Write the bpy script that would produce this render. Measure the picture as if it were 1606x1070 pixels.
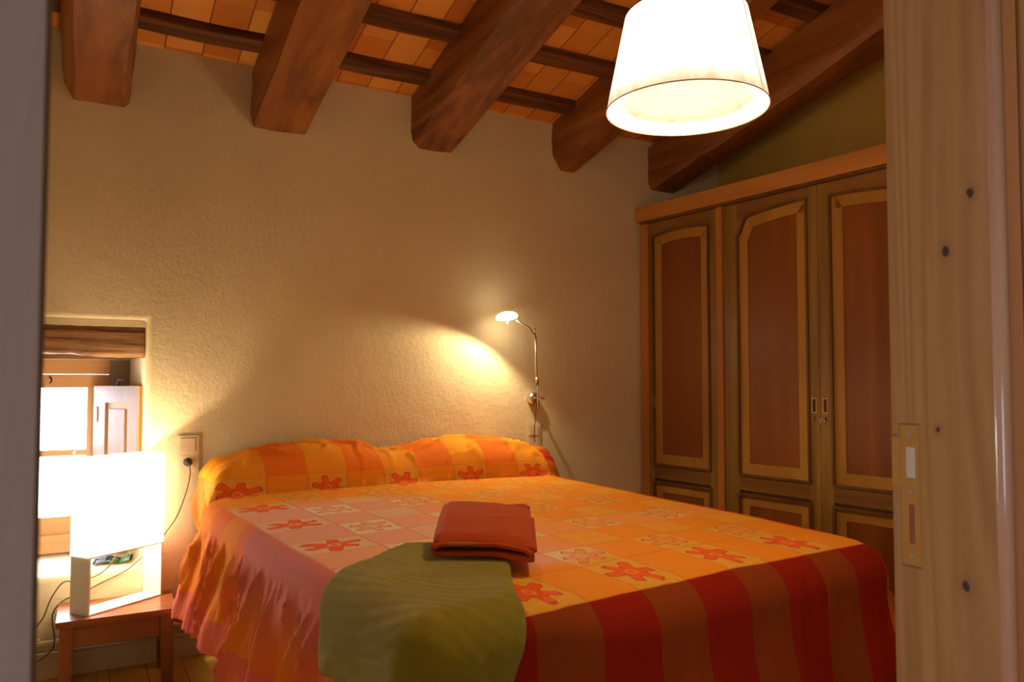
import bpy, bmesh, math, random
import numpy as np
from mathutils import Vector, Matrix, noise as mnoise
random.seed(7)
for o in list(bpy.data.objects): bpy.data.objects.remove(o)
SC = bpy.context.scene
COL = SC.collection

# ---------------------------------------------------------------- camera
FPX = 1216.0
yaw = math.atan(683 / FPX); pit = math.atan(49 / FPX)
cam = bpy.data.cameras.new('camera'); camo = bpy.data.objects.new('camera', cam); COL.objects.link(camo)
cam.sensor_width = 36.0; cam.lens = 36.0 * FPX / 1606.0; cam.shift_y = 16.0 / 1606.0
cam.clip_start = 0.02
camo.location = (0, -3.704, 1.2)
camo.rotation_euler = (math.pi / 2 + pit, 0, -yaw)
cam.dof.use_dof = True; cam.dof.focus_distance = 3.0; cam.dof.aperture_fstop = 8.0
SC.camera = camo

# ---------------------------------------------------------------- world, exposure
W = bpy.data.worlds.new('sky'); SC.world = W; W.use_nodes = True
bg = W.node_tree.nodes['Background']; bg.inputs[0].default_value = (0.80, 0.90, 1.0, 1); bg.inputs[1].default_value = 9.0
vs = SC.view_settings
vs.view_transform = 'Standard'; vs.look = 'None'; vs.exposure = 0.42; vs.gamma = 1.0; vs.use_curve_mapping = False

def lamp(name, typ, loc, energy, color, rot=(0, 0, 0), parent=None, **kw):
    l = bpy.data.lights.new(name, typ); l.energy = energy; l.color = color
    for k, v in kw.items(): setattr(l, k, v)
    o = bpy.data.objects.new(name, l); COL.objects.link(o); o.location = loc; o.rotation_euler = rot
    if parent: o.parent = parent
    return o
# daylight coming through the windows of the landing behind the camera, and through the bedroom window
lamp('landing_daylight', 'AREA', (-1.25, -4.45, 1.0), 16, (0.80, 0.88, 1.0), (math.radians(90), 0, math.radians(-75)), shape='RECTANGLE', size=0.9, size_y=1.1)
lamp('window_daylight', 'AREA', (-0.1, 0.72, 1.05), 45, (0.66, 0.80, 1.0), (math.radians(-75), 0, 0), shape='RECTANGLE', size=0.55, size_y=0.6)
PEND = (1.462, -2.09, 1.955)
lamp('pendant_bulb_light', 'POINT', (PEND[0], PEND[1], PEND[2] + 0.105), 80, (1.0, 0.68, 0.33), shadow_soft_size=0.03)
lamp('bedside_bulb_light', 'POINT', (0.163, -0.156, 0.76), 15, (1.0, 0.78, 0.46), shadow_soft_size=0.02)
lamp('reading_bulb_light', 'SPOT', (1.957, -0.15, 1.525), 17, (1.0, 0.80, 0.46), (math.radians(-30), math.radians(27), 0), spot_size=math.radians(164), spot_blend=0.30, shadow_soft_size=0.012)

# ---------------------------------------------------------------- node expression helper
class X:
    def __init__(s, nt, v): s.nt = nt; s.v = v
    def _m(s, op, *a):
        n = s.nt.nodes.new('ShaderNodeMath'); n.operation = op
        for i, q in enumerate((s,) + a):
            q = q.v if isinstance(q, X) else q
            if isinstance(q, (int, float)): n.inputs[i].default_value = q
            else: s.nt.links.new(q, n.inputs[i])
        return X(s.nt, n.outputs[0])
    def __add__(s, o): return s._m('ADD', o)
    def __sub__(s, o): return s._m('SUBTRACT', o)
    def __mul__(s, o): return s._m('MULTIPLY', o)
    def __truediv__(s, o): return s._m('DIVIDE', o)
    def lt(s, o): return s._m('LESS_THAN', o)
    def gt(s, o): return s._m('GREATER_THAN', o)
    def floor(s): return s._m('FLOOR')
    def fract(s): return s._m('FRACT')
    def abs(s): return s._m('ABSOLUTE')
    def sqrt(s): return s._m('SQRT')
    def cos(s): return s._m('COSINE')
    def mod2(s): return (s * 0.5).fract().gt(0.25)
    def atan2(s, o): return s._m('ARCTAN2', o)
    def inv(s): return (s * -1.0) + 1.0
    def ss(s, a, b):
        n = s.nt.nodes.new('ShaderNodeMapRange'); n.interpolation_type = 'SMOOTHSTEP'
        s.nt.links.new(s.v, n.inputs[0]); n.inputs[1].default_value = a; n.inputs[2].default_value = b
        return X(s.nt, n.outputs[0])

class M:
    """material builder"""
    def __init__(s, name, rough=0.6, spec=0.3, metal=0.0):
        s.m = bpy.data.materials.new(name); s.m.use_nodes = True; s.nt = s.m.node_tree
        s.b = s.nt.nodes['Principled BSDF']
        s.b.inputs['Roughness'].default_value = rough; s.b.inputs['Metallic'].default_value = metal
        s.b.inputs['Specular IOR Level'].default_value = spec
        s._tc = None
    def tc(s, which='Object', scale=(1, 1, 1), rot=(0, 0, 0)):
        t = s.nt.nodes.new('ShaderNodeTexCoord'); mp = s.nt.nodes.new('ShaderNodeMapping')
        s.nt.links.new(t.outputs[which], mp.inputs[0]); mp.inputs['Scale'].default_value = scale; mp.inputs['Rotation'].default_value = rot
        return mp.outputs[0]
    def noise(s, vec, scale, detail=4, rough=0.55, dist=0.0):
        n = s.nt.nodes.new('ShaderNodeTexNoise'); s.nt.links.new(vec, n.inputs['Vector'])
        n.inputs['Scale'].default_value = scale; n.inputs['Detail'].default_value = detail
        n.inputs['Roughness'].default_value = rough; n.inputs['Distortion'].default_value = dist
        return X(s.nt, n.outputs[0])
    def xyz(s, vec):
        n = s.nt.nodes.new('ShaderNodeSeparateXYZ'); s.nt.links.new(vec, n.inputs[0])
        return [X(s.nt, n.outputs[i]) for i in range(3)]
    def col(s, c):
        n = s.nt.nodes.new('ShaderNodeRGB'); n.outputs[0].default_value = (*c, 1); return n.outputs[0]
    def mix(s, fac, a, b, mode='MIX'):
        n = s.nt.nodes.new('ShaderNodeMixRGB'); n.blend_type = mode
        for i, q in ((0, fac), (1, a), (2, b)):
            q = q.v if isinstance(q, X) else q
            if isinstance(q, (int, float)): n.inputs[i].default_value = q
            elif isinstance(q, tuple): n.inputs[i].default_value = (*q, 1)
            else: s.nt.links.new(q, n.inputs[i])
        return n.outputs[0]
    def ramp(s, fac, stops):
        n = s.nt.nodes.new('ShaderNodeValToRGB'); s.nt.links.new(fac.v, n.inputs[0])
        e = n.color_ramp.elements
        while len(e) < len(stops): e.new(0.5)
        for q, (p, c) in zip(e, stops): q.position = p; q.color = (*c, 1)
        return n.outputs[0]
    def base(s, c):
        if isinstance(c, tuple): s.b.inputs['Base Color'].default_value = (*c, 1)
        else: s.nt.links.new(c, s.b.inputs['Base Color'])
        return s
    def bump(s, h, strength=0.3, dist=0.01):
        n = s.nt.nodes.new('ShaderNodeBump'); s.nt.links.new(h.v, n.inputs['Height'])
        n.inputs['Strength'].default_value = strength; n.inputs['Distance'].default_value = dist
        s.nt.links.new(n.outputs[0], s.b.inputs['Normal']); return s
    def rough(s, x): s.nt.links.new(x.v, s.b.inputs['Roughness']); return s

def plain(name, c, rough=0.6, spec=0.3, metal=0.0):
    return M(name, rough, spec, metal).base(c).m

def plaster(name, c1, c2, bump=0.38):
    m = M(name, 0.9, 0.1); v = m.tc()
    n = m.noise(v, 2.2, 5, 0.6); m.base(m.ramp(n, [(0.3, c1), (0.7, c2)]))
    n2 = m.noise(v, 45, 5, 0.65, 0.4); n3 = m.noise(v, 9, 3)
    m.bump(n2 * 0.7 + n3 * 0.8, bump, 0.012); return m.m

def wood(name, c1, c2, axis='Z', c3=None, scale=1.0, knots=0.0, rough=0.5, spec=0.3, bump=0.25, rings=9.0):
    m = M(name, rough, spec)
    st = [1.0, 1.0, 1.0]; st['XYZ'.index(axis)] = 0.07
    v = m.tc('Object', tuple(q * scale for q in st))
    n = m.noise(v, 22, 6, 0.65, 0.6)
    n2 = m.noise(v, 3.2, 2, 0.5, 0.3)
    ring = ((n2 * rings).fract() - 0.5).abs() * 2.0
    f = n * 0.62 + ring * 0.38
    c = m.ramp(f, [(0.25, c1), (0.55, tuple((a + b) / 2 for a, b in zip(c1, c2))), (0.78, c2)])
    if c3: c = m.mix(m.noise(m.tc('Object', tuple(q * 0.5 for q in st)), 4, 3).ss(0.48, 0.66), c, c3)
    if knots:
        st2 = [1.0, 1.0, 1.0]; st2['XYZ'.index(axis)] = 0.55
        vn = m.nt.nodes.new('ShaderNodeTexVoronoi'); m.nt.links.new(m.tc('Object', tuple(st2)), vn.inputs['Vector']); vn.inputs['Scale'].default_value = knots
        d = X(m.nt, vn.outputs['Distance'])
        c = m.mix(d.ss(0.10, 0.035), c, tuple(q * 0.25 for q in c1))
    m.base(c); m.bump(n, bump, 0.004); return m.m

# ---------------------------------------------------------------- mesh helpers
def tag(o, label=None, cat=None, group=None, kind=None):
    if label: o['label'] = label
    if cat: o['category'] = cat
    if group: o['group'] = group
    if kind: o['kind'] = kind
    return o
def link(name, me, mat=None, parent=None, loc=None, rot=None):
    o = bpy.data.objects.new(name, me); COL.objects.link(o)
    if me is not None and mat is not None:
        me.materials.clear(); me.materials.append(mat)
    if parent: o.parent = parent
    if loc: o.location = loc
    if rot: o.rotation_euler = rot
    return o
def empty(name, loc=(0, 0, 0), rz=0.0):
    o = bpy.data.objects.new(name, None); COL.objects.link(o); o.location = loc; o.rotation_euler = (0, 0, rz); o.empty_display_size = 0.1
    return o
def fin(bm, name, mat=None, parent=None, smooth=False, bevel=0.0, seg=2, loc=None, rot=None):
    if bevel:
        es = [e for e in bm.edges if e.is_manifold and e.calc_face_angle(0) > 0.5]
        bmesh.ops.bevel(bm, geom=es, offset=bevel, segments=seg, profile=0.6, affect='EDGES', clamp_overlap=True)
    bmesh.ops.recalc_face_normals(bm, faces=bm.faces[:])
    me = bpy.data.meshes.new(name)
    if smooth:
        for f in bm.faces: f.smooth = True
    bm.to_mesh(me); bm.free()
    return link(name, me, mat, parent, loc, rot)
def box(bm, a, b, mtx=None):
    vsx = [bm.verts.new((x, y, z)) for x in (a[0], b[0]) for y in (a[1], b[1]) for z in (a[2], b[2])]
    for f in ((0, 1, 3, 2), (4, 6, 7, 5), (0, 4, 5, 1), (2, 3, 7, 6), (0, 2, 6, 4), (1, 5, 7, 3)):
        bm.faces.new([vsx[i] for i in f])
    if mtx: bmesh.ops.transform(bm, matrix=mtx, verts=vsx)
    return vsx
def mkbox(name, a, b, mat, parent=None, bevel=0.0, **k):
    bm = bmesh.new(); box(bm, a, b); return fin(bm, name, mat, parent, bevel=bevel, **k)
def tube(bm, pts, r, n=10, cap=True):
    pts = [Vector(p) for p in pts]; rs = r if isinstance(r, (list, tuple)) else [r] * len(pts)
    rings = []; up = None
    for i, p in enumerate(pts):
        t = (pts[min(i + 1, len(pts) - 1)] - pts[max(i - 1, 0)]).normalized()
        if up is None: up = Vector((0, 0, 1)) if abs(t.z) < 0.9 else Vector((1, 0, 0))
        a = t.cross(up).normalized(); up = a.cross(t).normalized()
        rings.append([bm.verts.new(p + (a * math.cos(2 * math.pi * k / n) + up * math.sin(2 * math.pi * k / n)) * rs[i]) for k in range(n)])
    for q, w in zip(rings, rings[1:]):
        for k in range(n): bm.faces.new((q[k], q[(k + 1) % n], w[(k + 1) % n], w[k]))
    if cap: bm.faces.new(rings[0][::-1]); bm.faces.new(rings[-1])
def mktube(name, pts, r, mat, parent=None, n=10):
    bm = bmesh.new(); tube(bm, pts, r, n); return fin(bm, name, mat, parent, smooth=True)
def lathe(bm, prof, n=32, loc=(0, 0, 0)):
    rings = []
    for (r, z) in prof:
        if r < 1e-6: rings.append([bm.verts.new((loc[0], loc[1], loc[2] + z))])
        else: rings.append([bm.verts.new((loc[0] + r * math.cos(2 * math.pi * k / n), loc[1] + r * math.sin(2 * math.pi * k / n), loc[2] + z)) for k in range(n)])
    for a, b in zip(rings, rings[1:]):
        for k in range(n):
            f = [a[k % len(a)], a[(k + 1) % len(a)], b[(k + 1) % len(b)], b[k % len(b)]]
            f = list(dict.fromkeys(f))
            if len(f) > 2: bm.faces.new(f)
def prism(bm, poly, h0, h1, axis='Z'):
    def P(p, h):
        return {'Z': (p[0], p[1], h), 'Y': (p[0], h, p[1]), 'X': (h, p[0], p[1])}[axis]
    a = [bm.verts.new(P(p, h0)) for p in poly]; b = [bm.verts.new(P(p, h1)) for p in poly]
    n = len(poly); bm.faces.new(a); bm.faces.new(b[::-1])
    for i in range(n): bm.faces.new((a[i], a[(i + 1) % n], b[(i + 1) % n], b[i]))
def spline(pts, n=10):
    pts = [Vector(p) for p in pts]; out = []
    P = [pts[0] * 2 - pts[1]] + pts + [pts[-1] * 2 - pts[-2]]
    for i in range(1, len(P) - 2):
        for k in range(n):
            t = k / n; a, b, c, d = P[i - 1:i + 3]
            out.append(0.5 * ((2 * b) + (c - a) * t + (2 * a - 5 * b + 4 * c - d) * t * t + (3 * b - a - 3 * c + d) * t ** 3))
    out.append(pts[-1]); return out

# ---------------------------------------------------------------- materials
m_wall = plaster('cream_plaster', (0.64, 0.53, 0.34), (0.71, 0.60, 0.40))
m_wallr = plaster('ochre_plaster', (0.62, 0.38, 0.07), (0.68, 0.43, 0.085), 0.3)
m_beam = wood('dark_beam_wood', (0.14, 0.038, 0.008), (0.38, 0.135, 0.026), 'Y', (0.27, 0.080, 0.015), 1.5, 1.6, 0.42, 0.4, 0.8, 3)
m_beam2 = wood('ridge_beam_wood', (0.11, 0.032, 0.010), (0.34, 0.12, 0.034), 'Y', (0.22, 0.068, 0.018), 2.0, 1.6, 0.5, 0.35, 1.0, 4)
m_batten = wood('batten_wood', (0.07, 0.024, 0.010), (0.20, 0.075, 0.026), 'X', None, 1.2, 0, 0.7, 0.2, 0.4)
m_floor = None
m_ward = wood('wardrobe_olive_pine', (0.19, 0.098, 0.018), (0.34, 0.19, 0.040), 'Z', (0.27, 0.16, 0.033), 1.0, 1.4, 0.38, 0.4, 0.15, 6)
m_wardh = wood('wardrobe_olive_pine_rail', (0.17, 0.07, 0.016), (0.30, 0.14, 0.032), 'Y', None, 1.0, 0, 0.4, 0.4, 0.15, 6)
m_wardl = wood('wardrobe_honey_border', (0.36, 0.170, 0.026), (0.47, 0.240, 0.040), 'Z', None, 1.0, 0, 0.42, 0.35, 0.1, 3)
m_wardp = wood('wardrobe_red_panel', (0.16, 0.046, 0.009), (0.29, 0.092, 0.016), 'Z', (0.22, 0.066, 0.012), 0.7, 0, 0.36, 0.4, 0.12, 7)
m_wardf = wood('wardrobe_honey_frame', (0.38, 0.14, 0.028), (0.52, 0.21, 0.045), 'Z', None, 1.0, 1.6, 0.42, 0.35, 0.12, 4)
m_wardc = wood('wardrobe_cornice_pine', (0.42, 0.16, 0.032), (0.58, 0.25, 0.055), 'Y', None, 1.0, 1.6, 0.42, 0.35, 0.12, 4)
m_dark = wood('wardrobe_moulding', (0.10, 0.042, 0.010), (0.19, 0.085, 0.018), 'Z', None, 1.0, 0, 0.35, 0.4, 0.1, 4)
def jamb_mat():
    m = M('door_frame_pine', 0.42, 0.4); v = m.tc('Object'); x, y, z = m.xyz(v)
    kd = None
    for (ky, kz, kr) in ((-0.100, 0.923, 1.0), (-0.117, 1.460, 0.9), (-0.083, 1.384, 0.9), (-0.067, 1.134, 0.6)):
        dy = (y - ky) / (0.0045 * kr); dz = (z - kz) / (0.0065 * kr)
        d = (dy * dy + dz * dz).sqrt() + (m.noise(v, 130, 2) - 0.5) * 1.3; kd = d if kd is None else kd._m('MINIMUM', d)
    warp = kd.ss(5.0, 0.5) * 0.008
    n = m.noise(m.tc('Object', (1, 1, 0.05)), 75, 6, 0.65, 0.4); n2 = m.noise(m.tc('Object', (1, 1, 0.045)), 13, 2, 0.5, 0.5)
    rg = (((n2 * 9.0 + warp * 30.0).fract() - 0.5).abs()) * 2.0
    c = m.ramp(n * 0.6 + rg * 0.4, [(0.2, (0.33, 0.155, 0.050)), (0.55, (0.41, 0.205, 0.070)), (0.85, (0.48, 0.25, 0.090))])
    c = m.mix(m.noise(m.tc('Object', (1, 1, 0.12)), 9, 3).ss(0.45, 0.7) * 0.5, c, (0.42, 0.27, 0.15))
    c = m.mix(kd.ss(3.5, 1.2) * 0.4, c, (0.30, 0.15, 0.08)); c = m.mix(kd.ss(1.5, 0.8), c, (0.07, 0.035, 0.03))
    m.base(c); m.bump(n, 0.2, 0.002); return m.m
m_jamb = jamb_mat()
m_arch = wood('architrave_varnish', (0.40, 0.15, 0.05), (0.56, 0.25, 0.10), 'Z', None, 0.8, 0, 0.3, 0.5, 0.15, 4)
m_hallwood = wood('weathered_hall_pine', (0.22, 0.165, 0.145), (0.33, 0.255, 0.225), 'Z', (0.27, 0.18, 0.15), 2.2, 0, 0.5, 0.3, 0.2, 4)
m_stool = wood('stool_wood', (0.19, 0.055, 0.018), (0.31, 0.10, 0.034), 'X', None, 1.2, 0, 0.28, 0.5, 0.12, 5)
m_stoolz = wood('stool_leg_wood', (0.19, 0.055, 0.018), (0.31, 0.10, 0.034), 'Z', None, 1.2, 0, 0.3, 0.5, 0.12, 5)
m_lint = wood('old_lintel_wood', (0.10, 0.042, 0.018), (0.38, 0.20, 0.09), 'X', (0.24, 0.125, 0.06), 2.4, 1.6, 0.75, 0.2, 1.0, 8)
m_win = wood('window_pine', (0.50, 0.25, 0.10), (0.66, 0.36, 0.16), 'X', None, 1.0, 1.6, 0.45, 0.35, 0.15, 4)
m_winz = wood('window_pine_upright', (0.50, 0.25, 0.10), (0.66, 0.36, 0.16), 'Z', None, 1.0, 0, 0.45, 0.35, 0.15, 4)
m_shut = wood('shutter_pine', (0.26, 0.18, 0.155), (0.34, 0.25, 0.22), 'Z', None, 1.0, 2.0, 0.45, 0.35, 0.15, 4)
m_bedw = wood('bed_frame_wood', (0.30, 0.11, 0.03), (0.44, 0.18, 0.05), 'Z', None, 1.0, 0, 0.4, 0.35, 0.12, 4)
m_chrome = plain('satin_nickel', (0.72, 0.66, 0.56), 0.28, 0.5, 1.0)
m_steel = plain('galvanised_screw', (0.62, 0.66, 0.70), 0.3, 0.5, 1.0)
m_brass = plain('worn_brass', (0.66, 0.44, 0.17), 0.36, 0.5, 1.0)
m_white = plain('white_lacquer', (0.74, 0.74, 0.66), 0.35, 0.4)
m_plate = plain('cream_plastic', (0.66, 0.55, 0.38), 0.45, 0.4)
m_black = plain('dark_rubber', (0.03, 0.025, 0.02), 0.5, 0.3)
m_cord = plain('grey_brown_flex', (0.12, 0.09, 0.06), 0.5, 0.3)
m_pipe = plain('painted_pipe', (0.58, 0.46, 0.30), 0.5, 0.3)
m_hollow = plain('dark_mortise', (0.30, 0.11, 0.05), 0.8, 0.1)
m_mattress = plain('mattress_ticking', (0.7, 0.62, 0.5), 0.9, 0.1)

def floor_mat():
    m = M('pine_floorboards', 0.38, 0.4); v = m.tc()
    x, y, z = m.xyz(v)
    k = (x / 0.14).floor(); fr = (x / 0.14).fract()
    n = m.noise(m.tc('Object', (1, 0.08, 1)), 24, 5, 0.6, 0.5)
    nb = m.noise(m.tc('Object', (1, 0.35, 1)), 5, 3, 0.5, 1.0)
    c = m.ramp(n * 0.5 + nb * 0.5, [(0.32, (0.40, 0.18, 0.028)), (0.5, (0.60, 0.34, 0.06)), (0.68, (0.70, 0.42, 0.09))])
    gap = fr.lt(0.02)
    m.base(m.mix(gap, c, (0.05, 0.02, 0.006))); m.bump(n - gap * 1.5, 0.25, 0.004); return m.m
m_floor = floor_mat()

def tile_mat():
    m = M('terracotta_ceiling_tiles', 0.8, 0.15); v = m.tc()
    x, y, z = m.xyz(v)
    cx = (x / 0.155); cy = ((y + 0.02) / 0.36)
    w = m.nt.nodes.new('ShaderNodeTexWhiteNoise'); w.noise_dimensions = '2D'
    cb = m.nt.nodes.new('ShaderNodeCombineXYZ'); m.nt.links.new(cx.floor().v, cb.inputs[0]); m.nt.links.new(cy.floor().v, cb.inputs[1]); m.nt.links.new(cb.outputs[0], w.inputs[0])
    rnd = X(m.nt, w.outputs['Value'])
    n = m.noise(v, 14, 5, 0.6)
    c = m.ramp(rnd * 0.65 + n * 0.35, [(0.15, (0.46, 0.135, 0.022)), (0.5, (0.62, 0.22, 0.036)), (0.85, (0.72, 0.31, 0.065))])
    gx = cx.fract(); j = (gx.lt(0.035))
    c = m.mix(j, c, (0.20, 0.055, 0.018))
    m.base(c); m.bump(n * 0.5 - j * 2.0, 0.4, 0.006); return m.m
m_tile = tile_mat()

# ================================================================ THE ROOM
SL = 0.238                        # the roof rises towards the door
def roofz(y): return 2.68 - SL * y
XR = 3.62                         # right corner on the back wall
wdir = Vector((0.0967, -0.9953, 0)); wn = Vector((-0.9953, -0.0967, 0))   # along the wardrobe / out of it
YD = -3.02                        # door wall, room side
# floor (bedroom and landing)
tag(mkbox('floor', (-1.6, -5.3, -0.05), (4.2, 0.0, 0.0), m_floor), kind='structure')
# back wall with the window niche
NX0, NX1, NZ0, NZ1, ND = -0.62, 0.262, 0.405, 1.468, 0.52
bm = bmesh.new()
xs = [-1.4, NX0, NX1, XR + 0.25]; zs = [0.0, NZ0, NZ1, 2.86]
g = {}
for i, x in enumerate(xs):
    for k, z in enumerate(zs): g[i, k] = bm.verts.new((x, 0, z))
for i in range(3):
    for k in range(3):
        if (i, k) != (1, 1): bm.faces.new((g[i, k], g[i + 1, k], g[i + 1, k + 1], g[i, k + 1]))
bx = [bm.verts.new(p) for p in ((NX0 - 0.0, ND, NZ0 + 0.03), (0.205, ND, NZ0 + 0.03), (0.205, ND, NZ1 + 0.0), (NX0 - 0.0, ND, NZ1 + 0.0))]
fr4 = [g[1, 1], g[2, 1], g[2, 2], g[1, 2]]
for i in range(4): bm.faces.new((fr4[i], fr4[(i + 1) % 4], bx[(i + 1) % 4], bx[i]))
bm.edges.ensure_lookup_table()
lip = [e for e in bm.edges if all(v in fr4 for v in e.verts) or (any(v in fr4 for v in e.verts) and any(v in bx for v in e.verts))]
bmesh.ops.bevel(bm, geom=lip, offset=0.022, segments=4, profile=0.5, affect='EDGES')
# outer skin so the wall has thickness
vv = [bm.verts.new((x, 0.56, z)) for x, z in ((-1.4, 0), (NX0, 0), (0.205, 0), (XR + 0.25, 0), (-1.4, 2.86), (NX0, 2.86), (0.205, 2.86), (XR + 0.25, 2.86), (NX0, NZ0 + 0.03), (0.205, NZ0 + 0.03), (NX0, NZ1), (0.205, NZ1))]
for f in ((0, 1, 5, 4), (2, 3, 7, 6), (1, 2, 9, 8), (10, 11, 6, 5)): bm.faces.new([vv[i] for i in f])
o = fin(bm, 'wall_back', m_wall, smooth=False); tag(o, kind='structure')
for p in o.data.polygons:
    if p.area < 0.03: p.use_smooth = True
def wall_quad(name, pts, mat, thick):
    bm = bmesh.new(); a = [bm.verts.new(p) for p in pts]; b = [bm.verts.new(Vector(p) + Vector(thick)) for p in pts]
    n = len(pts); bm.faces.new(a); bm.faces.new(b[::-1])
    for i in range(n): bm.faces.new((a[i], a[(i + 1) % n], b[(i + 1) % n], b[i]))
    return tag(fin(bm, name, mat), kind='structure')
r0 = Vector((XR, 0.0, 0)); r1 = r0 + wdir * 3.6
wall_quad('wall_right', [(r0.x, r0.y, 0), (r1.x, r1.y, 0), (r1.x, r1.y, roofz(r1.y) + 0.1), (r0.x, r0.y, 2.80)], m_wallr, (0.2, 0.02, 0))
wall_quad('wall_left', [(-1.4, 0.0, 0), (-1.4, -5.3, 0), (-1.4, -5.3, 4.05), (-1.4, 0.0, 2.80)], m_wall, (-0.2, 0, 0))
wall_quad('ceiling', [(-1.6, 0.02, roofz(0.02)), (4.4, 0.02, roofz(0.02)), (4.4, -3.4, roofz(-3.4)), (-1.6, -3.4, roofz(-3.4))], m_tile, (0, 0, 0.06))

# door wall: local frame with origin at the far edge of the right jamb, x = along the wall to the left (towards -), y = towards the camera side
JP = Vector((1.053, -2.976, 0)); ja = Vector((-0.9953, -0.0967, 0)); jn = Vector((0.0967, -0.9953, 0))
OPW = 1.087; JD = 0.142
ang = math.atan2(-ja.y, -ja.x)      # rotation so local -x = ja
def dl(name='door_1'): return empty(name, JP, ang)
# local coords: x from -OPW (left jamb) to 0 (right jamb); y: 0 room side .. -JD landing side
MW = Matrix.Translation(JP) @ Matrix.Rotation(ang, 4, 'Z')
bm = bmesh.new()
box(bm, (-OPW - 1.5, -JD + 0.012, 0), (-OPW - 0.05, -0.015, 3.45), MW)
box(bm, (0.05, -JD + 0.012, 0), (2.9, -0.015, 3.45), MW)
box(bm, (-OPW - 0.05, -JD + 0.012, 2.20), (0.05, -0.015, 3.45), MW)
tag(fin(bm, 'wall_door', m_wall), kind='structure')
# landing behind the camera
wall_quad('wall_landing', [(-1.4, -5.3, 0), (4.2, -5.3, 0), (4.2, -5.3, 2.7), (-1.4, -5.3, 2.7)], m_wall, (0, -0.15, 0))
wall_quad('wall_landing_right', [(4.0, -3.0, 0), (4.0, -5.3, 0), (4.0, -5.3, 2.7), (4.0, -3.0, 2.7)], m_wall, (0.15, 0, 0))
wall_quad('ceiling_landing', [(-1.4, -3.2, 2.7), (4.2, -3.2, 2.7), (4.2, -5.3, 2.7), (-1.4, -5.3, 2.7)], m_wall, (0, 0, 0.08))

door = dl(); tag(door, kind='structure')
# right jamb with two mortises cut through the strike plate position
jm = bmesh.new()
box(jm, (0.0, -JD, 0), (0.034, 0.0, 2.2))
fin(jm, 'jamb', m_jamb, door, bevel=0.004)
m_gloss = wood('varnished_edge_bead', (0.46, 0.25, 0.16), (0.58, 0.35, 0.24), 'Z', None, 1.0, 0, 0.16, 0.6, 0.05, 4)
mktube('edge_bead', [(0.0075, -JD - 0.006, 0.0), (0.0075, -JD - 0.006, 2.2)], 0.0105, m_gloss, door, 20)
mkbox('rebate', (0.0165, -JD - 0.0300, 0), (0.034, -JD - 0.0005, 2.2), m_arch, door, bevel=0.002)
mktube('architrave_bead', [(0.020, -JD - 0.037, 0.0), (0.020, -JD - 0.037, 2.28)], 0.0065, m_jamb, door, 16)
bm = bmesh.new(); prism(bm, [(0.027, -JD - 0.046), (0.130, -JD - 0.038), (0.130, -JD - 0.006), (0.035, -JD - 0.006), (0.027, -JD - 0.031)], 0, 2.28); fin(bm, 'architrave', m_gloss, door, bevel=0.003)
# left jamb and its architrave, very near the camera
mkbox('jamb', (-OPW - 0.034, -JD, 0), (-OPW, 0.0, 2.2), m_hallwood, door, bevel=0.006)
mkbox('architrave', (-OPW - 0.12, -JD - 0.020, 0), (-OPW - 0.004, -JD - 0.001, 2.28), m_hallwood, door, bevel=0.006)
mkbox('head_jamb', (-OPW - 0.034, -JD, 2.2), (0.034, 0.0, 2.235), m_arch, door, bevel=0.004)
# strike plate: the plate surface faces -x (towards the opening)
def frame_face(bm, y0, y1, z0, z1, holes, x0, x1):
    """slab in the y-z plane with rectangular holes stacked in z"""
    zc = z0
    for (hy0, hy1, hz0, hz1) in holes:
        box(bm, (x0, y0, zc), (x1, y1, hz0))
        box(bm, (x0, y0, hz0), (x1, hy0, hz1)); box(bm, (x0, hy1, hz0), (x1, y1, hz1)); zc = hz1
    box(bm, (x0, y0, zc), (x1, y1, z1))
bm = bmesh.new()
zt = 1.138; zb = 0.937
frame_face(bm, -0.041, -0.013, zb, zt, [(-0.0325, -0.0245, 0.968, 1.024), (-0.0345, -0.021, 1.062, 1.106)], -0.0018, 0.0002)
box(bm, (-0.0018, -0.014, 1.050), (0.0002, -0.0005, 1.119))
sp = fin(bm, 'strike_plate', m_brass, door)
sp['label'] = 'brass strike plate with two openings and three screws'
mkbox('latch_mortise', (-0.0008, -0.0345, 1.062), (-0.0002, -0.021, 1.106), plain('pale_mortise_wood', (0.62, 0.50, 0.42), 0.7), sp)
mkbox('bolt_mortise', (-0.0008, -0.0325, 0.968), (-0.0002, -0.0245, 1.024), m_hollow, sp)
for z in (1.126, 1.043, 0.951):
    bm = bmesh.new(); lathe(bm, [(0, 0.0), (0.0042, 0.0), (0.0036, 0.0014), (0, 0.0018)], 14)
    s_ = fin(bm, 'screw', m_steel, sp, loc=(-0.0018, -0.0285, z), rot=(0, -math.pi / 2, 0))
# pencil lines around the plate
bm = bmesh.new()
for a, b in (((-0.0405, 1.139), (-0.0125, 1.1405)), ((-0.0125, 1.123), (-0.0115, 1.1405)), ((-0.0125, 1.122), (-0.001, 1.1235)), ((-0.0125, 0.935), (-0.0118, 1.048)), ((-0.041, 0.934), (-0.0125, 0.9355))):
    box(bm, (-0.0006, min(a[0], b[0]), a[1]), (0.0001, max(a[0], b[0]), b[1]))
fin(bm, 'pencil_mark', plain('graphite', (0.14, 0.08, 0.05), 0.7), door)

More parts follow.
